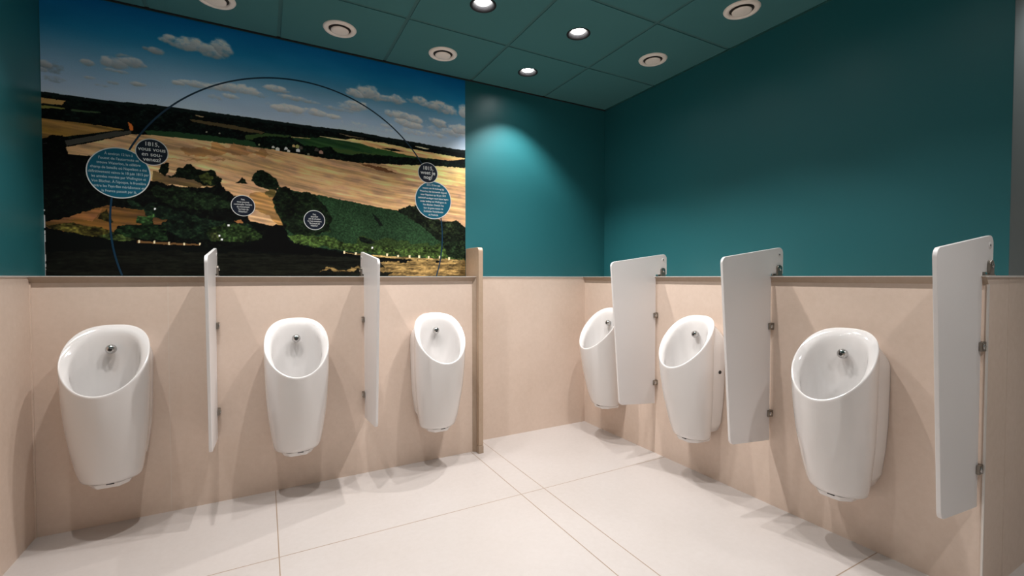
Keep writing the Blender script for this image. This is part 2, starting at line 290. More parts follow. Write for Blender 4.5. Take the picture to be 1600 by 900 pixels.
# mural drawing: (colour, edge roughness, texture, outline in metres on the wall)
SHAPES = [
((17,28,27),0.002,1,[(-0.928,2.06),(-0.917,2.059),(-0.697,2.058),(-0.493,2.072),(-0.329,2.075),(-0.154,2.077),(0.099,2.08),(0.305,2.082),(0.527,2.086),(0.685,2.077),(0.818,2.076),(1.027,2.067),(1.247,2.066),(1.286,2.066),(1.284,1.166),(-0.943,1.168)]),
((28,42,40),0.002,0,[(-0.928,2.057),(-0.917,2.056),(-0.697,2.055),(-0.493,2.069),(-0.329,2.071),(-0.154,2.074),(0.099,2.076),(0.305,2.079),(0.527,2.082),(0.685,2.073),(0.817,2.071),(1.027,2.062),(1.247,2.061),(1.286,2.062),(1.286,2.044),(1.247,2.043),(1.027,2.045),(0.817,2.055),(0.685,2.057),(0.527,2.066),(0.305,2.063),(0.099,2.061),(-0.154,2.06),(-0.33,2.058),(-0.494,2.056),(-0.697,2.042),(-0.917,2.044),(-0.928,2.045)]),
((175,140,85),0.002,0,[(-0.929,2.027),(-0.832,2.03),(-0.846,2.009),(-0.929,2.003)]),
((125,125,65),0.002,0,[(-0.929,1.994),(-0.839,1.995),(-0.835,1.99),(-0.929,1.979)]),
((70,90,60),0.001,0,[(-0.816,1.993),(-0.697,1.998),(-0.722,1.99),(-0.812,1.984)]),
((158,120,62),0.001,2,[(-0.93,1.931),(-0.829,1.932),(-0.723,1.931),(-0.612,1.926),(-0.699,1.9),(-0.841,1.857),(-0.876,1.858),(-0.932,1.831)]),
((80,78,72),0.001,0,[(-0.932,1.81),(-0.819,1.845),(-0.65,1.91),(-0.586,1.923),(-0.587,1.91),(-0.7,1.865),(-0.933,1.777)]),
((95,82,55),0.002,0,[(-0.341,2.022),(-0.185,2.023),(0.016,2.008),(-0.006,1.994),(-0.185,2.002),(-0.33,2.01)]),
((150,130,95),0.001,0,[(-0.316,2.05),(-0.276,2.046),(-0.284,2.041),(-0.313,2.044)]),
((48,84,52),0.003,0,[(-0.543,1.933),(-0.436,1.943),(-0.245,1.948),(-0.064,1.946),(0.114,1.927),(0.097,1.91),(-0.095,1.92),(-0.331,1.915),(-0.509,1.912)]),
((66,92,50),0.003,0,[(-0.082,1.975),(0.033,2.003),(0.148,2.006),(0.065,1.95),(-0.048,1.955),(-0.082,1.95)]),
((50,88,48),0.002,2,[(0.141,2.001),(0.269,2.012),(0.377,2.032),(0.527,2.022),(0.767,1.99),(1.119,1.966),(0.938,1.961),(0.526,1.939),(0.376,1.939),(0.233,1.95)]),
((72,98,52),0.004,0,[(0.376,1.966),(0.526,1.966),(0.684,1.959),(0.526,1.942),(0.395,1.945)]),
((190,180,130),0.0005,0,[(0.29,2.027),(0.377,2.028),(0.527,2.026),(0.605,2.021),(0.527,2.018),(0.377,2.02)]),
((165,150,100),0.0005,0,[(0.148,2.002),(0.251,2.006),(0.248,2.002),(0.148,1.998)]),
((120,105,80),0.001,0,[(0.406,2.06),(0.481,2.055),(0.585,2.05),(0.47,2.049)]),
((205,155,105),0.002,2,[(0.451,2.027),(0.481,2.039),(0.685,2.04),(0.788,2.03),(0.938,2.021),(1.119,2.014),(1.261,2.01),(1.142,1.982),(0.938,1.978),(0.851,1.98),(0.725,1.993),(0.644,1.998),(0.527,2.018)]),
((17,28,27),0.001,0,[(0.66,2.004),(0.746,2.012),(0.817,2.001),(0.734,1.994)]),
((200,185,150),0.0005,0,[(0.886,2.047),(0.938,2.046),(0.991,2.04),(0.956,2.036),(0.894,2.044)]),
((188,148,108),0.002,2,[(-0.933,1.762),(-0.831,1.809),(-0.7,1.859),(-0.587,1.907),(-0.496,1.914),(-0.331,1.918),(-0.095,1.917),(0.097,1.91),(0.304,1.899),(0.526,1.895),(0.766,1.911),(1.119,1.957),(1.285,1.968),(1.285,1.487),(-0.939,1.384)]),
((200,166,112),0.012,2,[(0.644,1.897),(0.851,1.925),(1.285,1.963),(1.285,1.824),(1.026,1.821),(0.851,1.858)]),
((168,124,82),0.02,2,[(-0.388,1.859),(-0.303,1.891),(-0.201,1.902),(-0.064,1.899),(0.064,1.891),(-0.033,1.871),(-0.187,1.862),(-0.275,1.837),(-0.332,1.84)]),
((120,80,52),0.004,0,[(0.526,1.895),(0.684,1.881),(0.774,1.85),(0.684,1.856),(0.572,1.876)]),
((168,126,86),0.012,2,[(-0.457,1.804),(-0.246,1.823),(-0.096,1.827),(-0.247,1.813),(-0.416,1.802)]),
((108,88,58),0.008,2,[(-0.509,1.725),(-0.439,1.716),(-0.334,1.706),(-0.248,1.701),(-0.204,1.674),(-0.335,1.662),(-0.51,1.672)]),
((17,32,26),0.004,1,[(-0.048,1.963),(0.049,1.991),(0.131,1.996),(0.148,1.961),(0.304,1.96),(0.333,1.972),(0.362,1.972),(0.413,1.94),(0.488,1.938),(0.546,1.953),(0.684,1.959),(1.027,1.972),(1.285,1.968),(1.285,1.945),(1.027,1.933),(0.766,1.911),(0.526,1.895),(0.304,1.899),(0.171,1.908),(0.064,1.913),(-0.032,1.922)]),
((200,195,180),0.0005,0,[(0.048,1.93),(0.055,1.934),(0.061,1.93),(0.061,1.921),(0.048,1.921)]),
((190,190,180),0.0005,0,[(0.068,1.925),(0.077,1.93),(0.087,1.924),(0.087,1.911),(0.067,1.91)]),
((205,200,190),0.0005,0,[(0.113,1.933),(0.121,1.938),(0.129,1.932),(0.129,1.922),(0.113,1.921)]),
((190,185,175),0.0005,0,[(0.127,1.919),(0.134,1.924),(0.141,1.919),(0.141,1.909),(0.126,1.909)]),
((200,195,190),0.0005,0,[(0.175,1.932),(0.185,1.937),(0.195,1.931),(0.195,1.917),(0.175,1.917)]),
((190,160,110),0.0005,0,[(0.154,1.953),(0.161,1.957),(0.169,1.952),(0.169,1.943),(0.154,1.942)]),
((150,150,90),0.0005,0,[(0.171,1.954),(0.182,1.96),(0.192,1.953),(0.192,1.94),(0.171,1.939)]),
((90,85,75),0.0005,0,[(0.189,1.948),(0.199,1.954),(0.209,1.948),(0.209,1.934),(0.188,1.934)]),
((165,130,115),0.0005,0,[(0.3,1.937),(0.311,1.943),(0.322,1.936),(0.322,1.922),(0.3,1.922)]),
((80,75,70),0.0005,0,[(0.276,1.949),(0.286,1.955),(0.297,1.948),(0.297,1.935),(0.275,1.934)]),
((120,120,100),0.0005,0,[(0.233,1.914),(0.24,1.918),(0.247,1.914),(0.247,1.905),(0.233,1.904)]),
((140,140,120),0.0005,0,[(-0.268,1.968),(-0.265,1.97),(-0.262,1.968),(-0.262,1.963),(-0.269,1.962)]),
((140,140,120),0.0005,0,[(-0.21,1.97),(-0.206,1.972),(-0.203,1.97),(-0.203,1.965),(-0.21,1.964)]),
((150,150,110),0.0005,0,[(-0.021,1.934),(-0.016,1.937),(-0.012,1.934),(-0.012,1.927),(-0.021,1.927)]),
((215,110,50),0.0005,0,[(-0.599,1.967),(-0.586,1.959),(-0.578,1.944),(-0.581,1.924),(-0.592,1.926),(-0.594,1.945)]),
((13,18,15),0.005,1,[(-0.932,1.816),(-0.905,1.82),(-0.9,1.857),(-0.846,1.862),(-0.833,1.812),(-0.829,1.775),(-0.725,1.779),(-0.602,1.708),(-0.499,1.679),(-0.44,1.665),(-0.363,1.659),(-0.248,1.67),(-0.204,1.702),(-0.183,1.662),(-0.144,1.641),(-0.105,1.576),(-0.062,1.497),(0.043,1.477),(0.11,1.481),(0.108,1.332),(-0.941,1.302)]),
((30,46,28),0.014,1,[(-0.499,1.653),(-0.335,1.655),(-0.184,1.63),(-0.145,1.581),(-0.22,1.54),(-0.42,1.553),(-0.511,1.602)]),
((24,40,28),0.02,1,[(-0.604,1.578),(-0.392,1.528),(-0.161,1.491),(-0.037,1.473),(-0.132,1.396),(-0.366,1.386),(-0.607,1.415)]),
((112,78,42),0.004,2,[(-0.938,1.438),(-0.859,1.461),(-0.753,1.506),(-0.692,1.536),(-0.541,1.524),(-0.528,1.492),(-0.443,1.477),(-0.475,1.455),(-0.644,1.439),(-0.662,1.397),(-0.731,1.393),(-0.849,1.403),(-0.939,1.423)]),
((136,90,56),0.003,2,[(-0.859,1.458),(-0.777,1.498),(-0.705,1.519),(-0.742,1.456),(-0.813,1.461)]),
((75,68,30),0.01,1,[(-0.916,1.431),(-0.825,1.448),(-0.706,1.436),(-0.645,1.407),(-0.707,1.379),(-0.849,1.397)]),
((70,64,28),0.008,1,[(-0.725,1.473),(-0.685,1.527),(-0.671,1.46)]),
((45,72,38),0.01,1,[(-0.575,1.499),(-0.507,1.493),(-0.513,1.453),(-0.585,1.462)]),
((28,48,28),0.008,1,[(-0.65,1.413),(-0.619,1.447),(-0.568,1.45),(-0.502,1.454),(-0.443,1.45),(-0.449,1.37),(-0.607,1.376),(-0.662,1.387)]),
((62,76,40),0.008,1,[(-0.731,1.39),(-0.662,1.406),(-0.569,1.365),(-0.683,1.367)]),
((46,66,34),0.012,1,[(-0.275,1.432),(-0.221,1.463),(-0.146,1.474),(-0.037,1.451),(0.0,1.402),(-0.101,1.376),(-0.252,1.37)]),
((70,80,45),0.007,1,[(-0.257,1.419),(-0.222,1.435),(-0.216,1.379),(-0.246,1.377)]),
((150,100,60),0.003,0,[(-0.143,1.492),(-0.112,1.501),(-0.1,1.484),(-0.125,1.479)]),
((22,34,22),0.005,1,[(-0.471,1.749),(-0.455,1.781),(-0.436,1.779),(-0.431,1.753),(-0.437,1.726),(-0.45,1.708),(-0.472,1.722)]),
((22,34,22),0.005,1,[(-0.439,1.705),(-0.412,1.722),(-0.389,1.765),(-0.367,1.761),(-0.356,1.782),(-0.333,1.785),(-0.319,1.759),(-0.262,1.759),(-0.235,1.769),(-0.218,1.732),(-0.2,1.72),(-0.204,1.688),(-0.277,1.674),(-0.334,1.699),(-0.404,1.706)]),
((62,70,34),0.006,1,[(-0.3,1.734),(-0.262,1.745),(-0.236,1.727),(-0.248,1.687),(-0.283,1.687)]),
((26,38,24),0.003,1,[(-0.134,1.702),(-0.116,1.718),(-0.103,1.741),(-0.088,1.728),(-0.076,1.704)]),
((26,42,27),0.003,1,[(-0.057,1.724),(-0.047,1.758),(-0.028,1.781),(-0.005,1.791),(0.03,1.777),(0.069,1.748),(0.085,1.709),(0.068,1.682),(0.013,1.684),(-0.035,1.701)]),
((158,118,72),0.012,2,[(-0.086,1.592),(-0.06,1.659),(0.013,1.68),(0.062,1.677),(0.054,1.603),(0.08,1.568),(0.103,1.533),(0.086,1.483),(0.053,1.496),(0.021,1.546),(-0.049,1.559)]),
((104,90,52),0.014,2,[(-0.003,1.675),(0.068,1.682),(0.061,1.626),(0.022,1.637)]),
((42,70,44),0.003,3,[(0.082,1.705),(0.128,1.691),(0.302,1.672),(0.524,1.643),(0.682,1.623),(0.786,1.614),(0.914,1.542),(1.071,1.446),(1.284,1.401),(1.284,1.274),(0.763,1.308),(0.522,1.331),(0.299,1.356),(0.159,1.386),(0.112,1.432),(0.093,1.506),(0.054,1.577)]),
((26,40,24),0.01,1,[(0.042,1.624),(0.075,1.679),(0.112,1.708),(0.169,1.68),(0.266,1.677),(0.308,1.634),(0.373,1.523),(0.354,1.455),(0.194,1.41),(0.093,1.48),(0.061,1.559)]),
((60,80,38),0.01,1,[(0.119,1.429),(0.3,1.43),(0.446,1.397),(0.681,1.381),(1.117,1.391),(1.284,1.383),(1.284,1.292),(0.763,1.317),(0.522,1.339),(0.299,1.36),(0.159,1.378)]),
((52,72,36),0.012,3,[(0.523,1.431),(0.848,1.412),(1.117,1.387),(0.763,1.367),(0.522,1.383)]),
((20,30,24),0.004,1,[(0.523,1.431),(0.581,1.426),(0.641,1.396),(0.581,1.389),(0.53,1.408)]),
((22,32,26),0.004,0,[(0.602,1.593),(0.65,1.551),(0.678,1.508),(0.657,1.507),(0.626,1.546)]),
((28,38,26),0.006,1,[(0.765,1.612),(0.815,1.641),(0.884,1.659),(0.99,1.602),(1.071,1.564),(1.127,1.563),(1.174,1.575),(1.222,1.542),(1.285,1.509),(1.284,1.365),(1.164,1.379),(1.025,1.444),(0.914,1.534),(0.828,1.579)]),
((44,56,36),0.01,1,[(0.954,1.57),(1.071,1.542),(1.146,1.555),(1.183,1.495),(1.071,1.464),(0.989,1.512)]),
((30,44,28),0.008,1,[(1.071,1.411),(1.285,1.455),(1.284,1.302),(1.117,1.316)]),
((14,20,17),0.002,0,[(-0.939,1.417),(-0.905,1.416),(-0.861,1.391),(-0.731,1.371),(-0.607,1.357),(-0.477,1.345),(-0.252,1.342),(-0.101,1.362),(0.042,1.381),(0.109,1.406),(0.159,1.374),(0.299,1.349),(0.522,1.323),(0.763,1.304),(1.284,1.283),(1.284,1.166),(-0.943,1.168)]),
((9,12,11),0.006,0,[(0.027,1.476),(0.093,1.487),(0.119,1.444),(0.132,1.385),(0.299,1.349),(0.522,1.319),(0.371,1.3),(-0.039,1.327),(-0.193,1.337),(-0.006,1.379)]),
((26,29,22),0.008,4,[(-0.941,1.302),(-0.339,1.319),(0.299,1.31),(0.763,1.283),(1.284,1.274),(1.284,1.166),(-0.943,1.168)]),
((120,100,62),0.02,4,[(0.848,1.285),(1.284,1.302),(1.284,1.166),(0.68,1.166),(0.742,1.216),(0.521,1.231),(0.298,1.213),(0.334,1.237),(0.68,1.249),(0.64,1.273)]),
((140,118,75),0.001,4,[(0.427,1.333),(0.507,1.327),(0.763,1.313),(1.117,1.303),(1.284,1.297),(1.284,1.288),(0.763,1.3),(0.507,1.319)]),
((110,80,48),0.001,0,[(-0.571,1.365),(-0.439,1.36),(-0.299,1.358),(-0.304,1.351),(-0.439,1.35),(-0.572,1.355)]),
((195,180,145),0.0005,0,[(-0.567,1.368),(-0.56,1.369),(-0.56,1.355),(-0.567,1.355)]),
((195,180,145),0.0005,0,[(-0.504,1.367),(-0.497,1.368),(-0.497,1.354),(-0.504,1.354)]),
((195,180,145),0.0005,0,[(-0.442,1.363),(-0.435,1.363),(-0.435,1.35),(-0.442,1.35)]),
((195,180,145),0.0005,0,[(-0.376,1.362),(-0.369,1.362),(-0.369,1.349),(-0.376,1.349)]),
((195,180,145),0.0005,0,[(-0.308,1.365),(-0.301,1.365),(-0.301,1.351),(-0.308,1.351)]),
((195,180,145),0.0005,0,[(0.433,1.341),(0.443,1.341),(0.443,1.325),(0.433,1.325)]),
((195,180,145),0.0005,0,[(0.502,1.335),(0.512,1.335),(0.512,1.319),(0.502,1.319)]),
((195,180,145),0.0005,0,[(0.696,1.332),(0.707,1.332),(0.706,1.315),(0.696,1.315)]),
((195,180,145),0.0005,0,[(0.766,1.325),(0.777,1.325),(0.777,1.309),(0.766,1.308)]),
((195,180,145),0.0005,0,[(0.842,1.323),(0.854,1.323),(0.854,1.306),(0.842,1.306)]),
((195,180,145),0.0005,0,[(0.907,1.324),(0.919,1.325),(0.919,1.307),(0.907,1.307)]),
((195,180,145),0.0005,0,[(0.974,1.322),(0.985,1.322),(0.985,1.305),(0.974,1.304)]),
((195,180,145),0.0005,0,[(1.051,1.323),(1.063,1.324),(1.063,1.306),(1.051,1.306)]),
((195,180,145),0.0005,0,[(1.12,1.316),(1.132,1.316),(1.132,1.299),(1.12,1.298)]),
((225,225,215),0.0005,0,[(-0.217,1.412),(-0.209,1.412),(-0.209,1.402),(-0.217,1.402)]),
((225,225,215),0.0005,0,[(-0.206,1.391),(-0.197,1.391),(-0.197,1.381),(-0.206,1.381)]),
((225,225,215),0.0005,0,[(0.603,1.372),(0.614,1.372),(0.614,1.361),(0.603,1.36)]),
((225,225,215),0.0005,0,[(-0.175,1.47),(-0.166,1.471),(-0.166,1.461),(-0.175,1.46)]),
((225,225,215),0.0005,0,[(-0.499,1.538),(-0.492,1.539),(-0.492,1.53),(-0.499,1.529)]),
]
CLOUDS = [(-0.413,2.429,0.024,0.017,1,1),(-0.381,2.414,0.049,0.02,1,1),(-0.325,2.417,0.056,0.027,1,1),(-0.268,2.411,0.04,0.024,1,1),(-0.239,2.397,0.047,0.017,1,0.9),(-0.201,2.437,0.038,0.031,1.1,1),(-0.18,2.418,0.03,0.021,1,0.9),(-0.479,2.351,0.026,0.013,0.9,0.8),(-0.518,2.355,0.013,0.007,0.7,0.7),(-0.674,2.252,0.02,0.019,1,0.85),(-0.632,2.251,0.04,0.019,0.8,0.8),(-0.581,2.269,0.036,0.019,0.9,0.85),(-0.548,2.264,0.023,0.01,0.8,0.8),(-0.601,2.293,0.03,0.01,0.5,0.7),(-0.747,2.229,0.022,0.012,0.9,0.8),(-0.899,2.195,0.02,0.012,0.9,0.8),(-0.881,2.181,0.032,0.024,0.5,0.5),(-0.909,2.163,0.014,0.009,0.7,0.7),(-0.871,2.129,0.032,0.012,0.4,0.6),(-0.657,2.214,0.023,0.006,0.6,0.8),(-0.615,2.214,0.023,0.007,0.6,0.8),(-0.743,2.158,0.019,0.006,0.6,0.8),(-0.695,2.13,0.024,0.006,0.5,0.7),(-0.656,2.151,0.017,0.006,0.5,0.7),(-0.555,2.165,0.025,0.008,0.7,0.8),(-0.384,2.203,0.027,0.01,0.8,0.9),(-0.314,2.213,0.051,0.013,0.9,0.95),(-0.256,2.215,0.052,0.014,0.8,0.9),(-0.153,2.228,0.073,0.018,0.9,0.95),(-0.076,2.233,0.043,0.018,0.9,1),(-0.153,2.179,0.027,0.01,0.8,0.95),(-0.045,2.217,0.051,0.011,0.5,0.8),(-0.228,2.158,0.029,0.01,0.4,0.8),(0.068,2.265,0.046,0.014,0.9,1),(0.117,2.256,0.026,0.007,0.6,0.9),(0.174,2.226,0.061,0.011,0.6,0.9),(0.236,2.222,0.048,0.008,0.5,0.9),(0.1,2.161,0.046,0.014,0.9,1),(0.167,2.165,0.054,0.015,0.8,1),(0.299,2.165,0.05,0.016,0.9,1),(0.378,2.156,0.036,0.011,0.8,1),(0.201,2.141,0.069,0.011,0.3,0.9),(0.05,2.174,0.039,0.011,0.3,0.9),(0.51,2.32,0.042,0.02,1,1),(0.587,2.343,0.05,0.032,1.1,1),(0.619,2.329,0.04,0.029,1,1),(0.686,2.325,0.065,0.016,0.9,1),(0.768,2.328,0.038,0.021,1,1),(0.482,2.232,0.053,0.016,0.7,0.95),(0.517,2.25,0.046,0.02,0.9,1),(0.434,2.208,0.075,0.012,0.5,0.9),(0.926,2.353,0.039,0.021,1,1),(0.983,2.334,0.062,0.017,1,1),(1.064,2.335,0.064,0.026,1.1,1),(1.12,2.323,0.051,0.026,1,1),(0.874,2.339,0.035,0.012,0.5,0.9),(1.233,2.325,0.024,0.031,1,1),(0.714,2.237,0.025,0.016,0.8,1),(0.801,2.235,0.05,0.021,0.9,1),(0.874,2.222,0.052,0.021,0.9,1),(0.801,2.193,0.042,0.016,0.9,1),(0.865,2.183,0.052,0.017,0.9,1),(1.041,2.228,0.055,0.022,0.9,1),(1.073,2.216,0.037,0.013,0.7,0.9),(0.873,2.138,0.069,0.017,0.5,1),(1.073,2.168,0.101,0.026,0.4,0.95),(1.204,2.206,0.057,0.022,0.9,1),(1.175,2.179,0.085,0.022,0.6,1),(0.938,2.139,0.053,0.013,0.5,1),(0.71,2.154,0.033,0.012,0.5,1),(1.027,2.14,0.063,0.013,0.5,1),(0.528,2.125,0.092,0.016,0.25,0.95),(0.685,2.122,0.057,0.012,0.3,1)]
HORIZON = [(-0.928,2.06),(-0.917,2.059),(-0.697,2.058),(-0.493,2.072),(-0.329,2.075),(-0.154,2.077),(0.099,2.08),(0.305,2.082),(0.527,2.086),(0.685,2.077),(0.818,2.076),(1.027,2.067),(1.247,2.066),(1.286,2.066)]
# ------------------------------------------------------------------ urinals
def ceramic_section(z):
    """half width, front depth of the body at height z"""
    tab = [(.252, .098, .178), (.262, .110, .198), (.290, .117, .212), (.33, .124, .227), (.42, .136, .252), (.50, .145, .272), (.60, .151, .291), (.68, .154, .302), (.80, .156, .31), (1.0, .156, .315)]
    for a, b in zip(tab, tab[1:]):
        if z <= b[0]:
            t = max(0, (z-a[0])/(b[0]-a[0])); return a[1]+(b[1]-a[1])*t, a[2]+(b[2]-a[2])*t
    return tab[-1][1:]
PBK, ZTOP = .028, .948
def sec_pt(z, phi):
    w_, d = ceramic_section(z); pc = PBK+.52*(d-PBK)-.01
    c, s = math.cos(phi), math.sin(phi)
    e = 2.25 if s < 0 else 1.9
    k = (abs(c)**e+abs(s)**e)**(-1/e)
    x = w_*c*k
    p = pc+(d-pc)*s*k if s > 0 else pc+(pc-PBK)*s*k
    return x, p, pc
def rim_z(p, z=.8):
    d = .303; t = max(0, min(1, (p-PBK)/(d-PBK)))
    return ZTOP-.283*t**1.18
def make_urinal(label, loc, rz):
    r = thing('urinal', label, 'urinal', loc, rz, 'white wall hung urinals')
    n = 72; bm = bmesh.new()
    phis = [2*PI*i/n for i in range(n)]
    zrim = []
    for ph in phis:
        z = .8
        for _ in range(30): z = .5*z+.5*rim_z(sec_pt(z, ph)[1])
        zrim.append(z)
    rings = []
    zb = .252
    lv = [0, .012, .03, .06, .12, .2, .3, .4, .5, .6, .7, .8, .9, .96, .985, 1]
    for s in lv:
        ring = []
        for ph, zr in zip(phis, zrim):
            z = zb+(zr-zb)*s; x, p, pc = sec_pt(z, ph)
            ring.append(bm.verts.new((x, -p, z)))
        rings.append(ring)
    def inner(scale, dz, zf=None, pshift=0):
        ring = []
        for ph, zr in zip(phis, zrim):
            x, p, pc = sec_pt(zr, ph); pcc = .165
            z = zr+dz
            if zf is not None: z = (1-zf)*(zr-.066)+zf*.40
            ring.append(bm.verts.new((x*scale, -(pcc+(p-pcc)*scale+pshift), z)))
        return ring
    for sc_, dz in ((.992, .004), (.975, .0065), (.95, .0045), (.90, -.001), (.85, -.009), (.80, -.020), (.778, -.030), (.765, -.044), (.757, -.066)):
        rings.append(inner(sc_, dz))
    for sc_, zf in ((.748, .12), (.735, .3), (.70, .5), (.63, .72), (.5, .9), (.3, .985)):
        rings.append(inner(sc_, 0, zf))
    for a, b in zip(rings, rings[1:]):
        for i in range(n): bm.faces.new((a[i], a[(i+1) % n], b[(i+1) % n], b[i]))
    bm.faces.new(rings[0][::-1]); bm.faces.new(rings[-1])
    # wall side of the body: straight flanks and an arched shoulder close to the wall
    W = []; E = []                      # wall outline and the line where this shoulder runs into the bowl's flank
    side = [(.100, .300), (.119, .345), (.132, .45), (.139, .56), (.142, .68), (.143, .75)]
    fs = math.radians(-22)
    for x, z in side:
        W.append((x, 0, z)); e = sec_pt(z, fs); E.append((e[0]*.985, e[1]+.004, z+.0))
    for k in range(17):
        a = PI/2*k/16
        W.append((.143*math.cos(a), 0, .79+.108*math.sin(a)**.9 if k else .79))
        f_ = fs+(-PI/2-fs)*(k/16)**.8; z = .8
        for _ in range(30): z = .5*z+.5*rim_z(sec_pt(z, f_)[1])
        e = sec_pt(z, f_); q = min(1, k/4); E.append((e[0]*.985, e[1]+.003, (z-.014)*q+(1-q)*(.79+.02*k)))
    W = W+[(-x, y, z) for x, y, z in W[-2::-1]]; E = E+[(-x, y, z) for x, y, z in E[-2::-1]]
    prev = None
    for t in (0, .12, .3, .5, .7, .85, 1):
        bu = math.sin(PI*min(1, t*1.25)) * .0035 if t < .8 else 0
        row = []
        for (x, y, z), (xe, ye, ze) in zip(W, E):
            r0 = math.hypot(x, z-.6) or 1
            tt = t**1.35
            row.append(bm.verts.new((x+(xe-x)*tt+bu*x/r0, -(y+.001+(ye-y-.001)*t), z+(ze-z)*tt+bu*(z-.6)/r0)))
        if prev:
            for i in range(len(row)-1): bm.faces.new((prev[i], prev[i+1], row[i+1], row[i]))
            bm.faces.new((prev[0], row[0], row[-1], prev[-1]))
        else: bm.faces.new(row)
        prev = row
    body = obj('ceramic_body', bm, M_cer, r, smooth=True)
    # drain housing under the bowl: a faceted tray that shows below the front, with a dark slot
    pts = rounded([(-.090, -.05), (.090, -.05), (.080, -.140), (.046, -.178), (-.046, -.178), (-.080, -.140)], [0, 0, .02, .02, .02, .02], 4)
    bm = bmesh.new(); prism(bm, pts, lambda x, y: (x*.84, y*.97+.002, .232), lambda x, y: (x, y, .2535))
    obj('drain_housing', bm, M_cer, r, bevel=.003)
    bm = bmesh.new(); box(bm, -.004, .024, -.1812, -.165, .2500, .2530)
    obj('drain_slot', bm, M_dark, r)
    # flush nozzle: chrome cap on a short neck, on the inner back of the bowl
    zn = .845
    bm = bmesh.new(); lathe(bm, [(0, -.014), (.012, -.014), (.012, .004), (.019, .006), (.0215, .012), (.0205, .020), (.0175, .026), (.011, .030), (0, .0315)], 32)
    bmesh.ops.rotate(bm, verts=bm.verts, matrix=Matrix.Rotation(PI/2, 3, 'X'))
    bmesh.ops.translate(bm, verts=bm.verts, vec=(0, -.068, zn))
    no = obj('flush_nozzle', bm, M_chrome, r, smooth=True)
    bm = bmesh.new(); lathe(bm, [(0, 0), (.008, 0), (.006, .0016), (0, .0018)], 24)
    bmesh.ops.rotate(bm, verts=bm.verts, matrix=Matrix.Rotation(PI/2, 3, 'X'))
    bmesh.ops.translate(bm, verts=bm.verts, vec=(0, -.068-.0312, zn))
    se = obj('sensor_eye', bm, M_dark, no)
    return r
u0 = make_urinal('white urinal farthest left, by the left corner below the mural', (-.626, YP, 0), 0)
dup(u0, (.150, YP, 0), 0, 'white urinal below the mural, between the two narrow white privacy panels')
dup(u0, (.943, YP, 0), 0, 'white urinal just left of the upright stone divider slab')
dup(u0, (XP, 2.600, 0), -PI/2, 'white urinal in the back right corner, half hidden by a privacy panel')
ur = dup(u0, (XP, 1.830, 0), -PI/2, 'white urinal on the right wall with a black spot on its side, middle one there')
bm = bmesh.new(); lathe(bm, [(0, .0), (.0105, .0), (.0095, .0035), (0, .004)], 20)
bmesh.ops.rotate(bm, verts=bm.verts, matrix=Matrix.Rotation(PI/2, 3, 'Y'))
bmesh.ops.translate(bm, verts=bm.verts, vec=(.1448, -.052, .645))
obj('fixing_plug', bm, M_dark, ur)
dup(u0, (XP, 1.055, 0), -PI/2, 'nearest white urinal on the right wall, between the two largest looking panels')

